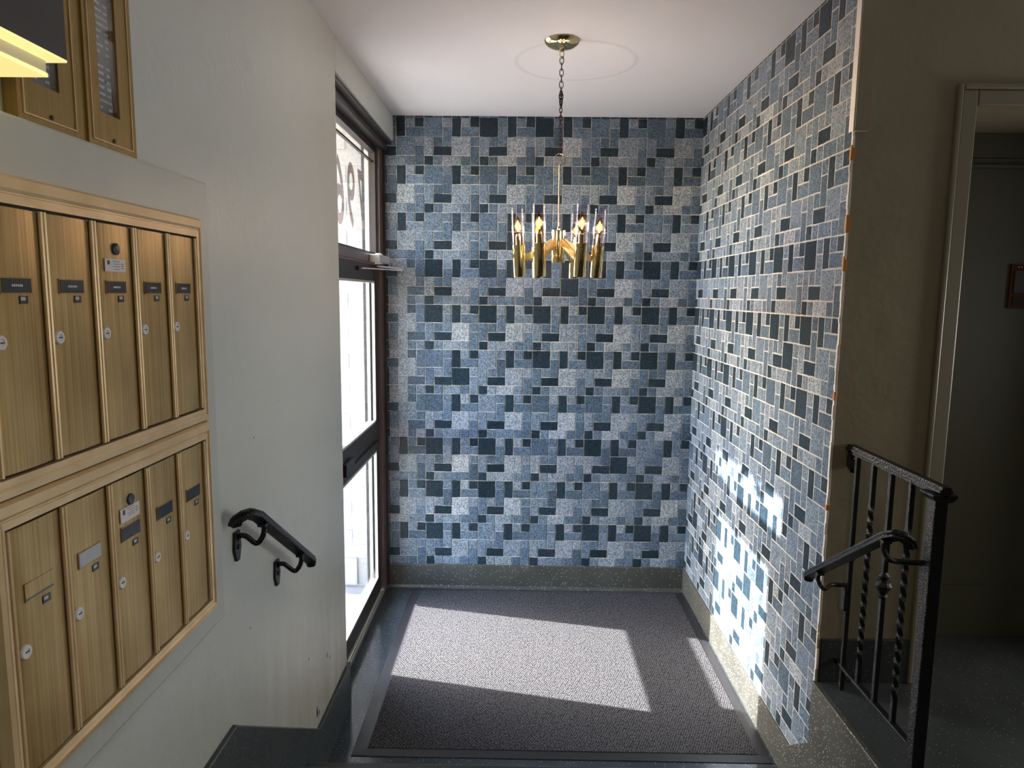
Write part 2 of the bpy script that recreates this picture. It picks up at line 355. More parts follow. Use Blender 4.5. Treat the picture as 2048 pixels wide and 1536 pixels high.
def layout(ncols, off, shift_strip):
    """list of (col,row,w,h,tone); col counts from the left, col 0 has period phase off"""
    out = []
    def slot(t, pc, pr):
        if t == 'A':
            ch = AT[pr % 10][pc % 5] if pc >= 0 else 'M'
            return R.uniform(.04, .16) if ch == 'D' else R.uniform(.42, .58)
        if t == 'B': return (R.uniform(.68, .86) if shift_strip else R.uniform(.54, .68)) if R.random() > .04 else .1
        return t+R.uniform(-.10, .10)
    for pr in range(10):
        for pc in range(-1, ncols//6+2):
            for (c, r, w_, h_, t) in STD:
                C0 = pc*6+c-off; R0 = pr*5+r
                if shift_strip and C0 < 5 and 3 <= pr <= 6: continue
                x0, x1 = max(0, C0), min(ncols, C0+w_)
                if x1 <= x0: continue
                out.append((x0, R0, x1-x0, h_, slot(t, pc-1 if shift_strip else pc+2, pr)))
            if shift_strip and pc == 0 and 3 <= pr <= 6:
                for (c, r, w_, h_, t) in SHIFT:
                    out.append((c-1, pr*5+r, w_, h_, t+R.uniform(-.05, .05)))
    return out
def build_mosaic(wall, name_label, ncols, off, ux, to_world, rotz, strip, limit, skip=None, score=None):
    L = [t for t in layout(ncols, off, strip) if not (skip and skip(t))]
    L.sort(key=lambda t: -score(t))
    for t in L[:limit]:
        c, r, w_, h_, tone = t
        q = max(0, min(9, int(tone*10))); var = R.randrange(3); key = (w_, h_, q, var, ux)
        if key not in tile_cache:
            v, f = tile_geo(w_, h_, ux, U, var); mb = MB().add(v, f)
            tile_cache[key] = mb.mesh('tile', M['tile'], tone=q/10)
        o = obj('tile', tile_cache[key], wall); o.location = to_world(c, r+h_); o.rotation_euler = (0, 0, rotz)
    mb = MB(); tones = []
    rm = Matrix.Rotation(rotz, 3, 'Z')
    for t in L[limit:]:
        c, r, w_, h_, tone = t
        v, f = tile_geo(w_, h_, ux, U, R.randrange(12)); o = Vector(to_world(c, r+h_))
        mb.add([tuple(rm @ Vector(p)+o) for p in v], f); tones += [tone+R.uniform(-.05, .05)]*len(f)
    # cut course under the ceiling
    hz = H-(TB+50*U)
    for c in range(ncols):
        v, f = tile_geo(1, 1, ux, U, c % 6); o = Vector(to_world(c, 0)); tn = R.choice((.1, .2, .5, .15))
        v = [(x, y, z*hz/U) for x, y, z in v]
        mb.add([tuple(rm @ Vector(p)+o) for p in v], f); tones += [tn]*len(f)
    me = mb.mesh('tile_field', M['tile'], tone=tones)
    s = obj('tile_field', me, wall, kind='stuff')
build_mosaic(WB, 'back', 35, 1, U, lambda c, r: ((c-35)*U, 0.0, TB+(50-r)*U), 0, True, 299, None,
             lambda t: t[2]*t[3]+0.01*R.random()-(0.5 if t[0] < 2 else 0))
def rskip(t):   # the stair skirting bites the lowest rows at the near end
    c, r, w_, h_, _ = t
    zb = TB+(50-(r+h_))*U; ye = (c+w_)*UR
    lim = TB if ye < 1.84 else TB+(ye-1.84)*0.75
    return zb < lim-0.30
build_mosaic(WR, 'right', 36, 0, UR, lambda c, r: (0.0, -c*UR, TB+(50-r)*U), -math.pi/2, False, 299, rskip,
             lambda t: t[2]*t[3]*((t[0]+6)/30)**2)

# left wall with the door opening, the mailbox pier, ceiling, floors
lw = MB(); lw.box(-2.12, XL, -6.5, -1.373, 0, H); lw.box(-2.12, XL, -1.373, 0.0, 2.897, H)
struct('wall_left', lw, M['paint'], 'grey-green painted wall carrying the mailboxes, ending at the glass entrance door', 'wall', bevel=0.004)
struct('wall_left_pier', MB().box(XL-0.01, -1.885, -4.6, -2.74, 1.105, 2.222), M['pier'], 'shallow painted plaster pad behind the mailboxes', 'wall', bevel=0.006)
struct('ceiling', MB().box(-2.12, 2.6, -6.5, 0.14, H, H+0.12), M['ceil'], 'white plaster ceiling with a faint darker ring', 'ceiling')
struct('floor', MB().box(-2.10, 0.02, -2.06, 0.02, -0.1, 0.0), M['floor'], 'dark speckled terrazzo floor under the entrance mat', 'floor')
st = thing('stairs', 'terrazzo steps climbing from the mat to the upper landing', 'stairs'); st['kind'] = 'structure'
for i, (y0, z1) in enumerate(((-2.03, .18), (-2.305, .36), (-2.575, LZ))):
    obj('step', MB().box(-1.902, -0.004, -2.9 if i < 2 else -6.5, y0, 0, z1), st, M['based'], bevel=0.008)
struct('floor_landing', MB().box(0.008, 2.6, -6.5, -1.66, 0.0, LZ), M['based'], 'dark terrazzo upper landing behind the iron railing', 'floor')
hw = MB(); hw.box(0.14, 0.405, -2.03, -1.60, LZ, H); hw.box(0.006, 0.16, -2.033, -2.02, LZ, H); hw.box(0.405, 1.45, -2.03, -1.60, 2.60, H); hw.box(1.45, 2.6, -2.03, -1.60, LZ, H)
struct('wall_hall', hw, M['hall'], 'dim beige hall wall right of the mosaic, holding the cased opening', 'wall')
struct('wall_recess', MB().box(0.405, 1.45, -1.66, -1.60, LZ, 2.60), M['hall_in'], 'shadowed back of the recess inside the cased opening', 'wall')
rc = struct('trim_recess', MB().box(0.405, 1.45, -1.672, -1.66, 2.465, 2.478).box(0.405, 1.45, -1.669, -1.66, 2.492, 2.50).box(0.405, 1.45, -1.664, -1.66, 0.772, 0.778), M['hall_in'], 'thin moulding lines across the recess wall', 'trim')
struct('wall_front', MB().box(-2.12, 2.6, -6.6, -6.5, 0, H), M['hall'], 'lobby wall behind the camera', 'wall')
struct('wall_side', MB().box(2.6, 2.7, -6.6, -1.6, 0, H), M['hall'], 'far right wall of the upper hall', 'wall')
# door casing of the opening
cas = MB()
for (a, b, y) in ((0.335, 0.352, -2.048), (0.352, 0.405, -2.040)):
    cas.box(a, b, y, -2.03, LZ, 2.60+(0.405-a))
    cas.box(1.45+(0.405-b), 1.45+(0.405-a), y, -2.03, LZ, 2.60+(0.405-a))
    cas.box(b, 1.45+(0.405-b), y, -2.03, 2.60+(0.405-b), 2.60+(0.405-a))
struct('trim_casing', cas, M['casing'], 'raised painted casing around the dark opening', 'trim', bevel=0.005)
cb = MB(); cb.box(-0.006, 0.045, -2.045, -2.012, 2.515, H-0.001)
cb.cur = 0
struct('trim_corner', cb, M['trimw'], 'white corner board above the end of the mosaic', 'trim')
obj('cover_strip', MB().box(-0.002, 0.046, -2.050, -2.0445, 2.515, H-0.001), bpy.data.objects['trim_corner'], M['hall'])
# rough mortar edge where the mosaic stops
eg = MB()
z = 0.30
while z < 2.51:
    h_ = R.uniform(.02, .06); eg.box(-0.002-R.uniform(0, .003), 0.005, -2.036-R.uniform(0, .006), -2.027, z, z+h_); z += h_*.96
struct('trim_edge', eg, M['grout'], 'rough mortar line where the mosaic ends', 'trim', bevel=0.002)
am = MB()
for z_, h_ in ((2.42, .05), (2.18, .06), (2.05, .05), (1.6, .03), (1.2, .02)): am.box(-0.0055, 0.01, -2.0405, -2.029, z_, z_+h_)
obj('amber_chip', am, bpy.data.objects['trim_edge'], M['strip'], kind='stuff')

# baseboards
def cove(y0, y1):    # profile (depth, z)
    return [(0, 0), (0.030, 0), (0.018, 0.006), (0.010, 0.02), (0.008, TB-0.006), (0.005, TB), (0, TB)]
bb = MB(); bb.prism([(-d, z) for d, z in [(-0.001, 0), (0.030, 0), (0.018, 0.006), (0.010, 0.02), (0.008, TB-0.006), (0.005, TB), (-0.001, TB)]], 0, -2.03, -0.004)
struct('baseboard_back', bb, M['base'], 'speckled grey-brown terrazzo base under the far mosaic', 'baseboard')
rb = MB(); rb.prism([(0.0, 0), (-6.4, 0), (-6.4, LZ), (-2.031, LZ), (-2.031, .295), (-1.855, TB), (0, TB)], 0, -0.011, 0.010)
struct('baseboard_right', rb, M['base'], 'terrazzo base rising into the landing edge beside the stairs', 'baseboard', bevel=0.004)
lb = MB(); lb.prism([(-1.374, 0), (-1.374, .215), (-1.87, .208), (-2.655, .738), (-6.4, .75), (-6.4, 0)], 0, XL-0.002, -1.901)
struct('baseboard_left', lb, M['based'], 'dark terrazzo skirting stepping up beside the stairs on the left', 'baseboard', bevel=0.004)
lo = MB(); lo.box(-2.00, -1.901, -1.375, -1.364, 0, .215)
struct('baseboard_reveal', lo, M['based'], 'terrazzo return at the door reveal', 'baseboard')
hb = MB(); hb.box(0.012, 0.335, -2.043, -2.03, LZ, 0.712); hb.box(1.52, 2.6, -2.043, -2.03, LZ, 0.712)
struct('baseboard_hall', hb, M['based'], 'dark base of the dim hall wall', 'baseboard', bevel=0.003)

chip = MB(); rc_ = random.Random(3)
for (y, z, a, b) in ((-1.86, .275, .012, .03), (-1.83, .255, .006, .012), (-1.70, .43, .006, .018), (-1.66, .40, .004, .01), (-2.05, .28, .005, .012), (-1.95, .55, .004, .008), (-2.5, .95, .003, .004), (-2.42, 1.52, .003, .004), (-2.2, 1.6, .002, .003)):
    pts = [(y+a*math.cos(t)*rc_.uniform(.6, 1.1), z+b*math.sin(t)*rc_.uniform(.6, 1.1)) for t in [k*math.pi/4 for k in range(8)]]
    chip.prism(pts, 0, XL-.001, XL+.0006)
obj('paint_chip', chip, bpy.data.objects['wall_left'], M['dark'], kind='stuff', label='dark chips in the paint')
# ------------------------------------------------------------------ entrance door
D = struct('door_1', MB().box(-2.05, -1.985, -0.10, -0.006, 0, 2.885).box(-2.05, -1.985, -1.31, -1.215, 0, 2.885)
           .box(-2.05, -1.985, -1.215, -0.10, 2.135, 2.185), [M['brown']], 'bronze-framed glass entrance door with a transom above', 'door', bevel=0.003)
obj('head_frame', MB().box(-2.05, -1.955, -1.373, -0.006, 2.835, 2.897).box(-2.05, -1.93, -1.373, -0.006, 2.872, 2.897), D, M['bronze'], bevel=0.002)
obj('jamb_liner', MB().box(-1.985, -1.968, -0.012, -0.006, 0, 2.86).box(-2.052, -1.935, -1.373, -1.31, 0, 2.885), D, M['bronze'])
# leaf
X0, X1 = -2.045, -2.005
obj('hinge_stile', MB().box(X0, X1, -0.215, -0.105, 0.03, 2.13), D, M['bronze'], bevel=0.003)
obj('lock_stile', MB().box(X0, X1, -1.21, -1.075, 0.03, 2.13), D, M['bronze'], bevel=0.003)
obj('top_rail', MB().box(X0, X1, -1.075, -0.215, 2.03, 2.13), D, M['bronze'], bevel=0.002)
mr = obj('middle_rail', MB().box(X0, X1+.004, -1.075, -0.215, 0.985, 1.16), D, M['bronze'], bevel=0.003)
pb = obj('push_bar', MB().box(X1+.004, X1+.03, -1.075, -0.89, 1.035, 1.10).box(X1+.004, X1+.017, -0.89, -0.215, 1.035, 1.047), D, M['bronze'], bevel=0.003)
obj('bottom_rail', MB().box(X0, X1, -1.075, -0.215, 0.03, 0.145), D, M['bronze'], bevel=0.003)
def beads(z0, z1):
    m = MB(); a, b = -2.018, -2.000; w_ = 0.012
    m.box(a, b, -1.075, -0.215, z0, z0+w_); m.box(a, b, -1.075, -0.215, z1-w_, z1)
    m.box(a, b, -0.215-w_, -0.215, z0, z1); m.box(a, b, -1.075, -1.075+w_, z0, z1); return m
obj('glazing_bead', beads(0.145, 0.985), D, M['bead']); obj('glazing_bead', beads(1.164, 2.03), D, M['bead'])
obj('pane', MB().box(-2.027, -2.022, -1.075, -0.215, 0.145, 0.985), D, M['pane'])
obj('pane', MB().box(-2.027, -2.022, -1.075, -0.215, 1.16, 2.03), D, M['pane'])
obj('outside_pull', MB().box(-2.09, -2.06, -1.06, -0.93, 1.17, 1.27).box(-2.062, -2.045, -1.05, -1.03, 1.2, 1.24), D, M['alu'], bevel=0.004)
# aluminium hinge side stop seen through the glass
obj('edge_strip', MB().box(-2.044, -2.028, -0.245, -0.217, 0.197, 0.983).box(-2.044, -2.028, -0.245, -0.217, 1.162, 2.028), D, M['alu'])
# closer
cl = obj('door_closer', MB().box(-1.985, -1.925, -0.43, -0.11, 2.135, 2.18), D, M['alu'], bevel=0.006, label='silver door closer')
cp_ = MB(); cp_.lathe([(.001, 2.128), (.022, 2.13), (.026, 2.145), (.026, 2.178), (.018, 2.19), (.001, 2.19)], (-1.955, -0.30, 0), 16)
obj('closer_cap', cp_, cl, M['white'], smooth=True)
obj('closer_arm', MB().tube([(-1.955, -0.30, 2.115), (-1.91, -0.16, 2.112), (-1.865, -0.03, 2.108)], 1, prof=[(-.012, -.004), (.012, -.004), (.012, .004), (-.012, .004)])
    .tube([(-1.865, -0.03, 2.100), (-1.94, -0.32, 2.098), (-2.003, -0.60, 2.094)], 1, prof=[(-.008, -.003), (.008, -.003), (.008, .003), (-.008, .003)]), cl, M['white'])
obj('closer_shoe', MB().box(-2.004, -1.99, -0.66, -0.59, 2.082, 2.104), cl, M['bronze'], bevel=0.002)
# threshold
th = MB(); th.box(-2.10, -1.985, -1.36, -0.012, 0, 0.010)
for k in range(4): th.box(-2.03+k*.012, -2.024+k*.012, -1.36, -0.012, 0.010, 0.016)
struct('threshold', th, M['thresh'], 'worn grooved aluminium threshold under the entrance door', 'threshold')
# transom window
Wn = struct('window_1', MB().box(-2.045, -2.005, -1.215, -0.10, 2.185, 2.20).box(-2.045, -2.005, -1.215, -0.10, 2.80, 2.835)
            .box(-2.045, -2.005, -0.135, -0.10, 2.20, 2.80).box(-2.045, -2.005, -1.215, -1.18, 2.20, 2.80), M['bronze'], 'transom window with the street number above the door', 'window')
obj('pane', MB().box(-2.028, -2.023, -1.18, -0.135, 2.20, 2.80), Wn, M['pane'])
obj('glazing_bar', MB().box(-2.036, -2.02, -1.18, -0.135, 2.742, 2.752), Wn, M['bronze'])
def digit(ch, y, z, h_, wy):
    cu = bpy.data.curves.new('digit', 'FONT'); cu.body = ch; cu.size = 1; cu.extrude = 0.0; cu.offset = 0.012; cu.resolution_u = 6
    t = bpy.data.objects.new('digit', cu); C.objects.link(t)
    dg = bpy.context.evaluated_depsgraph_get(); me = bpy.data.meshes.new_from_object(t.evaluated_get(dg))
    bpy.data.objects.remove(t)
    xs = [v.co.x for v in me.vertices]; ys = [v.co.y for v in me.vertices]
    sx = wy/(max(xs)-min(xs)); sy = h_/(max(ys)-min(ys)); x0, y0 = min(xs), min(ys)
    for v in me.vertices:
        a, b = (v.co.x-x0)*sx, (v.co.y-y0)*sy; v.co = (-2.030, y-a, z+b)
    me.materials.clear(); me.materials.append(M['num'])
    o = bpy.data.objects.new('numeral', me); C.objects.link(o); o.parent = Wn; return o
digit('7', -0.335, 2.315, 0.33, 0.155); digit('9', -0.56, 2.305, 0.345, 0.17); digit('6', -0.80, 2.300, 0.345, 0.18)

# ------------------------------------------------------------------ outside the door
WE = struct('wall_outside', MB().box(-2.80, -2.12, 0.005, 0.3, -0.02, 3.6), M['brick'], 'white painted brick flank of the entrance outside', 'wall')
bk = [MB().box(-0.0965, 0.0965, -0.003, 0.010, -0.0455, 0.0455).mesh('brick', M['brick']), MB().box(-0.045, 0.045, -0.003, 0.010, -0.0455, 0.0455).mesh('brick', M['brick'])]
for r in range(30):
    zz = 0.245+r*0.098
    for c in range(4):
        x = -2.215-c*0.2-(0.1 if r % 2 else 0)
        if x < -2.74: continue
        o = obj('brick', bk[0], WE); o.location = (x, 0.004+R.uniform(-.0015, .0015), zz)
obj('plinth', MB().box(-2.80, -2.185, -0.012, 0.012, 0.012, 0.198), WE, M['brick'], bevel=0.004)
struct('floor_outside', MB().box(-14, -2.30, -9, 5, -0.12, -0.02), M['pave'], 'sunlit beige pavement outside the door', 'floor')
struct('floor_doorstep', MB().box(-2.30, -2.10, -1.5, 0.012, -0.10, 0.0), M['slab'], 'grey stone doorstep outside the glass', 'floor')
struct('wall_outside_near', MB().box(-2.4, -2.12, -9, -1.45, -0.02, 3.6), M['brick'], 'white painted outside face of the building on the street side', 'wall')
struct('ceiling_outside', MB().box(-3.35, -2.12, -9, 0.3, 3.19, 3.6), M['brick'], 'overhang shading the top of the entrance', 'ceiling')

# ------------------------------------------------------------------ entrance mat
mt = thing('entrance_mat', 'large charcoal ribbed entrance mat with a black rubber border', 'mat', (-0.91, -0.89, 0))
mx0, mx1, my0, my1, bw = -1.812, -0.022, -1.745, -0.034, 0.062
def matp(m):  # world coords -> local
    m.v = [(x+0.91, y+0.89, z) for x, y, z in m.v]; return m
bd = MB()
o_ = [(mx0, my0), (mx1, my0), (mx1, my1), (mx0, my1)]; i_ = [(mx0+bw, my0+bw*.75), (mx1-bw*.8, my0+bw*.75), (mx1-bw*.8, my1-bw*.5), (mx0+bw, my1-bw*.5)]
v = [(x, y, 0.0) for x, y in o_]+[(x, y, 0.003) for x, y in o_]+[(x, y, 0.0085) for x, y in i_]+[(x, y, 0.0) for x, y in i_]
f = []
for a in (0, 4, 8):
    for i in range(4): f.append((a+i, a+(i+1) % 4, a+4+(i+1) % 4, a+4+i))
bd.add(v, f)
obj('border', matp(bd), mt, M['rubber'])
obj('carpet', matp(MB().box(i_[0][0], i_[1][0], i_[0][1], i_[2][1], 0.0005, 0.0105)), mt, M['carpet'])

# ------------------------------------------------------------------ mailboxes
DY = [-3.510, -3.3795, -3.2485, -3.117, -2.986, -2.8565]   # door edges
XF = -1.868
def door_mesh(w_, h_):
    m = MB(); n = 14; v = []; f = []
    for j in range(n+1):
        t = j/n; y = 0.004+(w_-0.008)*t
        d = 0.0045*math.sin(math.pi*t)**0.55-(0.0 if 0.07 < t < 0.93 else 0.001)
        v += [(d, y, 0.001), (d, y, h_-0.001)]
    for j in range(n): f.append((2*j, 2*j+1, 2*j+3, 2*j+2))
    k = len(v)
    v += [(-0.008, 0.004, 0.001), (-0.008, 0.004, h_-0.001), (-0.008, w_-0.004, 0.001), (-0.008, w_-0.004, h_-0.001)]
    f += [(0, k, k+1, 1), (2*n, 2*n+1, k+3, k+2)]
    f += [tuple([k]+[2*j for j in range(n+1)]+[k+2]), tuple([k+1]+[2*j+1 for j in range(n+1)]+[k+3])]
    return m.add(v, f)
def lock_mesh(r):
    return MB().lathe([(r, 0.0), (r, .003), (r*.86, .005), (r*.55, .0052), (r*.45, .0035), (0.0005, .0035)], (0, 0, 0), 20, 'X').mesh('lock', M['white'], True)
lockm = lock_mesh(0.0115)
slotm = MB().box(.0034, .0042, -.0045, .0045, -.0012, .0012).mesh('key_slot', M['ink'])
def mailbox_unit(z0, z1, ztop, zbot, low, label):
    t = thing('mailbox_unit', label, 'mailbox', (-1.885, -2.82, zbot), 'bronze five-door mailbox units')
    def loc(m): m.v = [(x+1.885, y+2.82, z-zbot) for x, y, z in m.v]; return m
    ya, yb = DY[0]-0.026, DY[-1]+0.030
    fr = MB()
    def bar(a, b, c, d):   # stepped moulding
        fr.box(-1.884, XF-0.006, a, b, c, d)
    # outer frame: bevelled picture-frame moulding, mitred
    O = [(ya, zbot), (yb, zbot), (yb, ztop), (ya, ztop)]; g = 0.004
    I = [(DY[0]-.004, z0-.004), (DY[-1]+.004, z0-.004), (DY[-1]+.004, z1+.004), (DY[0]-.004, z1+.004)]
    def lerp(a, b, t_): return (a[0]+(b[0]-a[0])*t_, a[1]+(b[1]-a[1])*t_)
    rings = [(-1.884, 0), (XF-.004, 0), (XF+.004, .12), (XF+.006, .5), (XF+.002, .62), (XF+.002, .66), (XF+.004, .70), (XF+.003, 1.0), (XF-.014, 1.0)]
    v = []; f = []
    for x, t_ in rings:
        for a, b in zip(O, I):
            p = lerp(a, b, t_); v.append((x, p[0], p[1]))
    for k in range(len(rings)-1):
        for i in range(4): f.append((k*4+i, k*4+(i+1) % 4, k*4+4+(i+1) % 4, k*4+4+i))
    fr.add(v, f)
    obj('frame', loc(fr), t, M['frame'])
    obj('back_panel', loc(MB().box(-1.8845, -1.880, ya+.01, yb-.01, zbot+.01, ztop-.01)), t, M['dark'])
    for k in range(1, 5):
        y = DY[k]
        rib = MB().tube([(XF+.001, y-.0042, z0), (XF+.001, y-.0042, z1)], .0036, 8).tube([(XF+.001, y+.0042, z0), (XF+.001, y+.0042, z1)], .0036, 8)
        obj('divider_rib', loc(rib), t, M['frame'], smooth=True)
    for y in (DY[0]+.003, DY[-1]-.003):
        obj('edge_rib', loc(MB().tube([(XF+.001, y, z0), (XF+.001, y, z1)], .0034, 8)), t, M['frame'], smooth=True)
    dm = door_mesh(DY[1]-DY[0], z1-z0).mesh('door', M['boxm'], True)
    for k in range(5):
        d = obj('door', dm, t, loc=(XF-.004+1.885, DY[k]+2.82, z0-zbot))
        zc = (1.964 if not low else 1.4945)-z0; yc = 0.0625
        face = 0.0046
        # name window
        empty = low and k == 0
        cm = M['card'] if (low and k == 1) else M['black']
        w2, h2 = 0.031, 0.0105 if not low else 0.0125
        fm = MB().box(face-.003, face+.0008, yc-w2-.002, yc+w2+.002, zc-h2-.002, zc+h2+.002)
        nf = obj('name_window', fm, d, M['boxm'] if empty else M['dirf'])
        if empty: obj('name_slot', MB().box(face-.002, face+.0012, yc-w2, yc+w2, zc-h2, zc-h2+.003), d, M['black'])
        else:
            obj('name_card', MB().box(face-.002, face+.0014, yc-w2, yc+w2, zc-h2, zc+h2), d, cm, label='pale grey name card' if cm is M['card'] else None)
            if not low:
                lt = MB()
                for q in range(6): lt.box(face+.0014, face+.0017, yc-.011+q*.004, yc-.0085+q*.004, zc-.0018, zc+.0018)
                obj('name_print', lt, d, M['letter'], kind='stuff')
        zn = zc-(0.0215 if not low else 0.027)
        obj('number_window', MB().box(face-.002, face+.0012, yc+.004, yc+.022, zn-.006, zn+.006), d, M['dark'])
        obj('number_card', MB().box(face-.001, face+.0016, yc+.006, yc+.016, zn-.001, zn+.0045), d, M['card'])
        zl = (1.8805 if not low else 1.4045)-z0
        lk = obj('lock', lockm, d, loc=(face-.002, 0.0215, zl))
        obj('key_slot', slotm, d, loc=(face-.002, 0.0235, zl))
        if k == 2:
            za = (2.034 if not low else 1.556)-z0
            obj('master_lock', MB().lathe([(.011, 0), (.011, .004), (.007, .0055), (.0005, .0055)], (face-.001, yc+.004, za), 18, 'X'), d, M['dark'], smooth=True, label='dark master keyhole')
            zs = (2.004 if not low else 1.531)-z0
            hs = .0115 if not low else .0135
            obj('notice_sticker', MB().box(face, face+.0012, yc-.033, yc+.033, zs-hs, zs+hs), d, M['paper'])
            pr = MB(); pr.box(face+.0012, face+.0015, yc-.026, yc-.018, zs+.001, zs+hs-.003)
            for q in range(4): pr.box(face+.0012, face+.0014, yc-.010+(q % 2)*.004, yc+.014, zs+hs-.0045-q*.0048, zs+hs-.0035-q*.0048)
            for q in range(3): pr.box(face+.0012, face+.0014, yc+.018, yc+.027, zs+hs-.009-q*.004, zs+hs-.0078-q*.004)
            obj('notice_print', pr, d, M['ink'], kind='stuff')
    return t
mailbox_unit(1.683, 2.079, 2.127, 1.648, False, 'upper bronze bank of five mailbox doors on the left wall')
mailbox_unit(1.206, 1.602, 1.6465, 1.172, True, 'lower bronze bank of five mailbox doors, one with a blank name slot')

# ------------------------------------------------------------------ directory boards above
def directory(y0, y1, wy0, wy1, zb, label):
    t = thing('directory_board', label, 'sign', (XL, (y0+y1)/2, zb), 'brass tenant directory frames')
    yc = (y0+y1)/2; zt = 2.93
    def loc(m): m.v = [(x-XL, y-yc, z-zb) for x, y, z in m.v]; return m
    fr = MB(); x0, x1 = XL, -1.893; wz0, wz1 = 2.286, 2.86
    fr.box(x0, x1, y0, wy0, zb, zt); fr.box(x0, x1, wy1, y1, zb, zt); fr.box(x0, x1, wy0, wy1, zb, wz0); fr.box(x0, x1, wy0, wy1, wz1, zt)
    obj('frame', loc(fr), t, M['dirf'])
    rim = MB()
    for y in (y0+.012, y1-.016): rim.box(x1, x1+.002, y, y+.002, zb+.012, zt-.012)
    rim.box(x1, x1+.002, y0+.012, y1-.014, zb+.010, zb+.012)
    obj('frame_rim', loc(rim), t, M['frame'])
    obj('letter_board', loc(MB().box(x0, x0+.010, wy0, wy1, wz0, wz1)), t, M['felt'])
    tx = MB(); z_ = wz0+.012; rr = random.Random(int(-y0*100)); k = 0
    while z_ < wz1-.02:
        if k % 9 != 7:
            a = wy0+.005; b = a+(wy1-wy0)*rr.uniform(.30, .62); y = a
            while y < b: tx.box(x0+.010, x0+.0112, y, y+.0028, z_, z_+.0045); y += .0042
            y = wy1-.016
            while y < wy1-.006: tx.box(x0+.010, x0+.0112, y, y+.0026, z_, z_+.0045); y += .0042
        z_ += .0125; k += 1
    obj('name_lines', loc(tx), t, M['letter'], kind='stuff')
    obj('glass_cover', loc(MB().box(x1-.004, x1-.002, wy0, wy1, wz0, wz1)), t, M['pane'])
    s = MB().lathe([(.004, 0), (.004, .002), (.0005, .0025)], (x1, yc, zb+.018), 12, 'X')
    obj('screw', loc(s), t, M['dark'])
    return t
directory(-3.198, -3.040, -3.158, -3.094, 2.2225, 'brass-framed tenant directory nearer the door, above the mailboxes')
directory(-3.378, -3.220, -3.340, -3.274, 2.2225, 'brass-framed tenant directory half hidden behind the lamp hood')
obj('mullion', MB().box(XL, -1.897, -3.220, -3.198, 2.2225, 2.93), None, M['dirf'])
o = bpy.data.objects['mullion']; o['label'] = 'narrow brass cover strip between the two directories'; o['category'] = 'strip'
hd = thing('directory_lamp', 'charcoal lamp hood glowing warm yellow above the mailboxes', 'lamp', (XL, -3.8, 2.30))
def hl(m): m.v = [(x-XL, y+3.8, z-2.30) for x, y, z in m.v]; return m
obj('hood', hl(MB().box(-1.802, -1.798, -4.25, -3.40, 2.30, 2.52).box(XL, -1.802, -4.25, -3.40, 2.50, 2.52)), hd, M['hood'])
obj('hood_lip_glow', hl(MB().box(-1.832, -1.798, -4.25, -3.40, 2.296, 2.2995)), hd, M['lamp'])  # lip emits by itself, imitating lamplight on the hood's underside
obj('lamp_body', hl(MB().box(-1.90, -1.824, -4.25, -3.41, 2.279, 2.4995)), hd, M['lamps'])
obj('diffuser', hl(MB().box(-1.902, -1.823, -4.25, -3.408, 2.273, 2.2788)), hd, M['lamp'])
obj('wall_bracket', hl(MB().box(XL, -1.90, -3.9, -3.6, 2.30, 2.50)), hd, M['dark'])

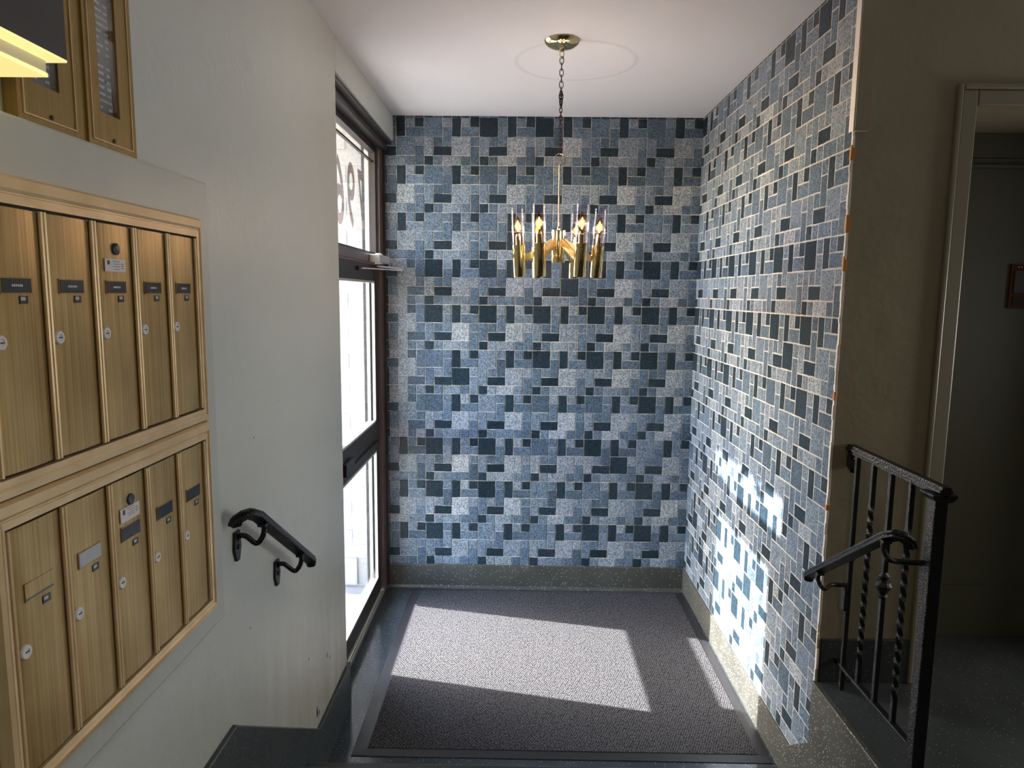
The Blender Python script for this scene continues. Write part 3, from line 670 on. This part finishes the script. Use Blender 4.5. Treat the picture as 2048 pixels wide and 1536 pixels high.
# ------------------------------------------------------------------ handrails
RP = [(-.013, -.008), (.013, -.008), (.0145, -.002), (.020, .002), (.021, .007), (.017, .010), (.013, .0105), (.011, .0150), (.006, .0175), (-.006, .0175), (-.011, .0150), (-.013, .0105), (-.017, .010), (-.021, .007), (-.020, .002), (-.0145, -.002)]
def handrail(name, label, x, ya, za, yb, zb_, wx, feet, near_loop, host=None):
    if host:
        t = host
        def loc(m): m.v = [(a-XR, b+2.3, c-LZ) for a, b, c in m.v]; return m
    else:
        t = thing(name, label, 'handrail', (x, ya, za))
        def loc(m): m.v = [(a-x, b-ya, c-za) for a, b, c in m.v]; return m
    d = Vector((0, ya-yb, za-zb_)).normalized()
    s = 1 if wx > x else -1
    pts = [Vector((x, ya, za))+Vector((s*-.0, 0, 0)), Vector((x, yb, zb_))]
    nn = Vector((x, ya, za))
    curl = [nn+Vector((s*.046, -.020, -.024)), nn+Vector((s*.038, -.026, -.008)), nn+Vector((s*.020, -.028, .004)), nn+Vector((s*.006, -.020, .007)), nn+d*-.02]
    m = MB().tube([*curl, *[nn+(pts[1]-nn)*k/6 for k in range(1, 6)], Vector((x, yb, zb_)), Vector((x, yb+.012, zb_-.012)), Vector((x, yb+.012, zb_-.026))][0:], [1]*5+[1]*6+[.92, .7], prof=RP, up=(0, 0, 1))
    hr = obj('handrail' if host else 'rail', loc(m), t, M['iron'], smooth=True)
    for (fy, fz, ry) in feet:
        rz = za+(zb_-za)*(ry-ya)/(yb-ya)
        p = [(x, ry, rz), (x, ry, rz-.025), (x+s*.006, ry-.004, rz-.045), (x+s*.022, ry-.008, rz-.060), (x+s*(abs(wx-x)*.6), fy, fz+.008), (wx-s*.010, fy, fz+.006), (wx-s*.003, fy, fz-.004)]
        q = [Vector(a) for a in p]; sm = []
        for i in range(len(q)-1):
            for k in range(4):
                a = q[max(i-1, 0)]; b = q[i]; c = q[i+1]; e = q[min(i+2, len(q)-1)]; tt = k/4
                sm.append(0.5*((2*b)+(c-a)*tt+(2*a-5*b+4*c-e)*tt*tt+(3*b-a-3*c+e)*tt**3))
        sm.append(q[-1])
        br = obj('bracket', loc(MB().tube(sm, .0078, 10)), hr if host else t, M['iron'], smooth=True)
        yy, zz = fy, fz
        if near_loop == 'wall':
            fp = [(yy-.018, zz+.022), (yy+.018, zz+.022), (yy+.024, zz-.030), (yy+.010, zz-.066), (yy-.010, zz-.066), (yy-.024, zz-.030)]
            obj('wall_plate', loc(MB().prism(fp, 0, wx, wx+(-s)*.009)), br, M['iron'], bevel=.003)
            obj('screw', loc(MB().lathe([(.007, 0), (.007, .004), (.001, .006)], (wx+.009, yy, zz-.024), 12, 'X')), br, M['iron'], smooth=True)
        else:
            br = hr; obj('clamp_plate', loc(MB().box(wx-.012, wx-.001, yy-.014, yy+.014, zz-.085, zz+.012)), br, M['iron'], bevel=.002)
        obj('saddle', loc(MB().box(x-.012, x+.012, ry-.022, ry+.022, rz-.008, rz+.001)), br, M['iron'], bevel=.002)
    return t
handrail('handrail', 'short black handrail on the painted wall below the mailboxes', -1.842, -2.625, 1.345, -2.135, 1.02, XL, [(-2.585, 1.262, -2.56), (-2.275, 1.055, -2.235)], 'wall')
# ------------------------------------------------------------------ iron railing on the landing edge
rl = thing('iron_railing', 'black wrought iron guard railing on the landing edge', 'railing', (0.07, -2.3, LZ))
XR = 0.07
def rloc(m): m.v = [(a-XR, b+2.3, c-LZ) for a, b, c in m.v]; return m
tp = MB().tube([(XR, -2.025, 1.398), (XR, -2.022, 1.418), (XR, -2.026, 1.430), (XR, -2.045, 1.432), *[(XR, -2.1-.09*k, 1.430) for k in range(6)], (XR, -2.60, 1.430)], [.8, .9, 1, 1]+[1]*7, prof=[(a*.9, b*1.1-.004) for a, b in RP], up=(0, -.2, 1))
obj('top_rail', rloc(tp), rl, M['iron'], smooth=True)
obj('channel', rloc(MB().box(XR-.013, XR+.013, -2.57, -2.07, 1.412, 1.427)), rl, M['iron'], bevel=.002)
obj('end_scroll', rloc(MB().tube([(XR, -2.050, 1.42), (XR, -2.042, 1.395), (XR, -2.048, 1.368), (XR, -2.062, 1.358), (XR, -2.068, 1.374), (XR, -2.060, 1.392)], [.013, .014, .015, .014, .011, .009], 10)), rl, M['iron'], smooth=True)
obj('bottom_rail', rloc(MB().box(XR-.011, XR+.011, -2.56, -2.042, .628, .640)), rl, M['iron'], bevel=.002)
sq = [(-1, -1), (1, -1), (1, 1), (-1, 1)]
def bar(y, z0, z1, kind):
    r = .0072; n = 90; pts = []; tw = []
    for i in range(n+1):
        z_ = z0+(z1-z0)*i/n; pts.append((XR, y, z_))
        a = 0
        if kind == 'twist':
            lo, hi = .72, 1.27
            a = max(0, min(1, (z_-lo)/(hi-lo)))*2*math.pi*3.25
        tw.append(a)
    m = MB().tube(pts if kind == 'twist' else [pts[0], pts[-1]], r, prof=sq, twist=tw if kind == 'twist' else [0, 0], up=(0, 1, 0))
    return obj('baluster', rloc(m), rl, M['iron'], smooth=(kind == 'twist'))
bar(-2.092, LZ, 1.414, 'plain'); bar(-2.205, .64, 1.414, 'twist'); b3 = bar(-2.318, .64, 1.414, 'plain'); bar(-2.432, .64, 1.414, 'twist')
def collar(y, zc, parent, big):
    if big: pf = [(.008, -.05), (.012, -.047), (.016, -.040), (.011, -.034), (.014, -.028), (.021, -.018), (.027, -.004), (.021, .008), (.013, .014), (.015, .020), (.018, .027), (.012, .034), (.008, .040)]
    else: pf = [(.008, -.026), (.013, -.022), (.016, -.012), (.011, -.006), (.013, .0), (.020, .010), (.014, .017), (.008, .020)]
    return obj('collar', rloc(MB().lathe([(r_, z_+zc) for r_, z_ in pf], (XR, y, 0), 16)), parent, M['iron'])
collar(-2.318, 1.045, b3, True); collar(-2.092, 1.055, rl.children[4], False)
nw = obj('newel_post', rloc(MB().box(XR-.019, XR+.019, -2.585, -2.547, LZ, 1.40)), rl, M['iron'], bevel=.003)
obj('cap', rloc(MB().prism([(XR-.02, 1.398), (XR+.02, 1.398), (XR+.036, 1.414), (XR+.036, 1.420), (XR-.036, 1.420), (XR-.036, 1.414)], 1, -2.60, -2.53)), nw, M['iron'], bevel=.002)
obj('foot', rloc(MB().box(XR-.03, XR+.03, -2.596, -2.536, LZ, LZ+.006)), nw, M['iron'])
handrail('handrail', 'sloping black handrail bracketed to the iron railing on the right', -0.075, -2.60, 1.302, -2.105, .982, XR-.0075, [(-2.552, 1.20, -2.57), (-2.092, .935, -2.17)], 'post', rl)

# ------------------------------------------------------------------ wall plate in the recess
cpn = thing('wall_call_plate', 'small dark bronze plate with three dots on the recess wall', 'wall plate', (0.865, -1.66, 1.93))
def cl_(m): m.v = [(a-.865, b+1.66, c-1.93) for a, b, c in m.v]; return m
obj('plate', cl_(MB().box(.825, .905, -1.668, -1.66, 1.925, 2.10)), cpn, M['plate'], bevel=.002)
obj('recess_frame', cl_(MB().box(.838, .892, -1.672, -1.668, 1.985, 2.072)), cpn, M['dark'], bevel=.002)
obj('opening', cl_(MB().box(.840, .890, -1.670, -1.668, 1.935, 1.972)), cpn, M['black'])
for k in range(3): obj('dot', cl_(MB().lathe([(.003, -.003), (.001, -.0045)], (.852+k*.011, -1.6665, 2.087), 8, 'Y')), cpn, M['alu'])

# ------------------------------------------------------------------ chandelier
CX, CY = -0.948, -1.31
ch = thing('chandelier', 'six-light brass chandelier with clear glass cylinders on a chain', 'chandelier', (CX, CY, 2.10))
def cc(m): m.v = [(a-CX, b-CY, c-2.10) for a, b, c in m.v]; return m
obj('canopy', cc(MB().lathe([(.076, H-.001), (.077, H-.004), (.070, H-.016), (.050, H-.028), (.022, H-.035), (.012, H-.037), (.010, H-.044), (.001, H-.044)], (CX, CY, 0), 40)), ch, M['brass'], smooth=True)
def link(cz, h_, w_, ang, r, name='chain_link', m_='chain'):
    pts = []
    for k in range(14):
        t = 2*math.pi*k/14; a = math.cos(t)*w_/2; b = math.sin(t)*(h_/2)
        pts.append((CX+a*math.cos(ang), CY+a*math.sin(ang), cz+b))
    return obj(name, cc(MB().tube(pts, r, 6, closed=True)), ch, M[m_], smooth=True)
z_ = H-.040; k = 0
link(z_-.016, .036, .020, .5, .0028, 'loop', 'ring'); z_ -= .030
while z_ > 2.575:
    h_ = .034 if z_ > 2.86 else .026
    link(z_-h_/2+.004, h_, .017 if z_ > 2.86 else .013, (k % 2)*1.45+.15, .0019); z_ -= h_-.009; k += 1
for q in range(7): link(2.835-.008*q+R.uniform(-.004, .004), .024, .018, R.uniform(0, 3), .0019, 'knotted_link')
link(2.551, .046, .046, .2, .0026, 'hanging_ring', 'ring')
obj('rod', cc(MB().tube([(CX, CY, 2.530), (CX, CY, 2.24)], .0035, 10)), ch, M['rod'], smooth=True)
obj('hub', cc(MB().lathe([(.004, 2.262), (.006, 2.255), (.006, 2.245), (.029, 2.244), (.030, 2.240), (.030, 2.132), (.027, 2.130), (.027, 2.126), (.031, 2.125), (.031, 2.102), (.001, 2.100)], (CX, CY, 0), 32)), ch, M['brass'], smooth=True)
RA = 0.170
for k in range(6):
    a = math.radians(60*k); ca, sa = math.cos(a), math.sin(a)
    arm = obj('arm', cc(MB().tube([(CX+ca*.024, CY+sa*.024, 2.195), (CX+ca*(RA-.024), CY+sa*(RA-.024), 2.118)], 1, prof=[(-.005, -.014), (.005, -.014), (.005, .014), (-.005, .014)], up=(0, 0, 1))), ch, M['brassd'])
    T = Matrix.Rotation(math.radians(3.0), 4, Vector((-sa, ca, 0)))
    def pc(m):
        o = Vector((CX+ca*RA, CY+sa*RA, 2.036)); m.v = [tuple(T @ Vector(p)+o) for p in m.v]; return cc(m)
    obj('holder', pc(MB().lathe([(.0265, 0), (.028, .002), (.028, .118), (.0262, .119), (.0262, .123), (.0285, .124), (.0285, .141), (.024, .1415), (.024, .130), (.001, .130)], (0, 0, 0), 28)), arm, M['brass'], smooth=True)
    obj('candle_sleeve', pc(MB().lathe([(.0125, .128), (.0125, .180), (.009, .182), (.009, .190), (.001, .190)], (0, 0, 0), 18)), arm, M['brass'], smooth=True)
    obj('glass_shade', pc(MB().lathe([(.0275, .1415), (.0275, .302), (.0250, .302), (.0250, .1415), (.0275, .1415)], (0, 0, 0), 28, cap=False)), arm, M['shade'], smooth=True)
    obj('bulb', pc(MB().lathe([(.006, .190), (.012, .203), (.0145, .218), (.013, .236), (.008, .254), (.0035, .268), (.0008, .272)], (0, 0, 0), 18)), arm, M['bulb'], smooth=True)
    obj('filament', pc(MB().lathe([(.003, .200), (.0055, .212), (.0062, .224), (.0045, .240), (.001, .250)], (0, 0, 0), 10)), arm, M['glow'], smooth=True)
    pl = bpy.data.lights.new('bulb_light', 'POINT'); pl.energy = 0.5; pl.color = (1.0, 0.95, 0.93); pl.shadow_soft_size = 0.02
    po2 = bpy.data.objects.new('bulb_light', pl); C.objects.link(po2); po2.parent = ch
    po2.location = (ca*(RA+.012), sa*(RA+.012), 2.036+.226-2.10)
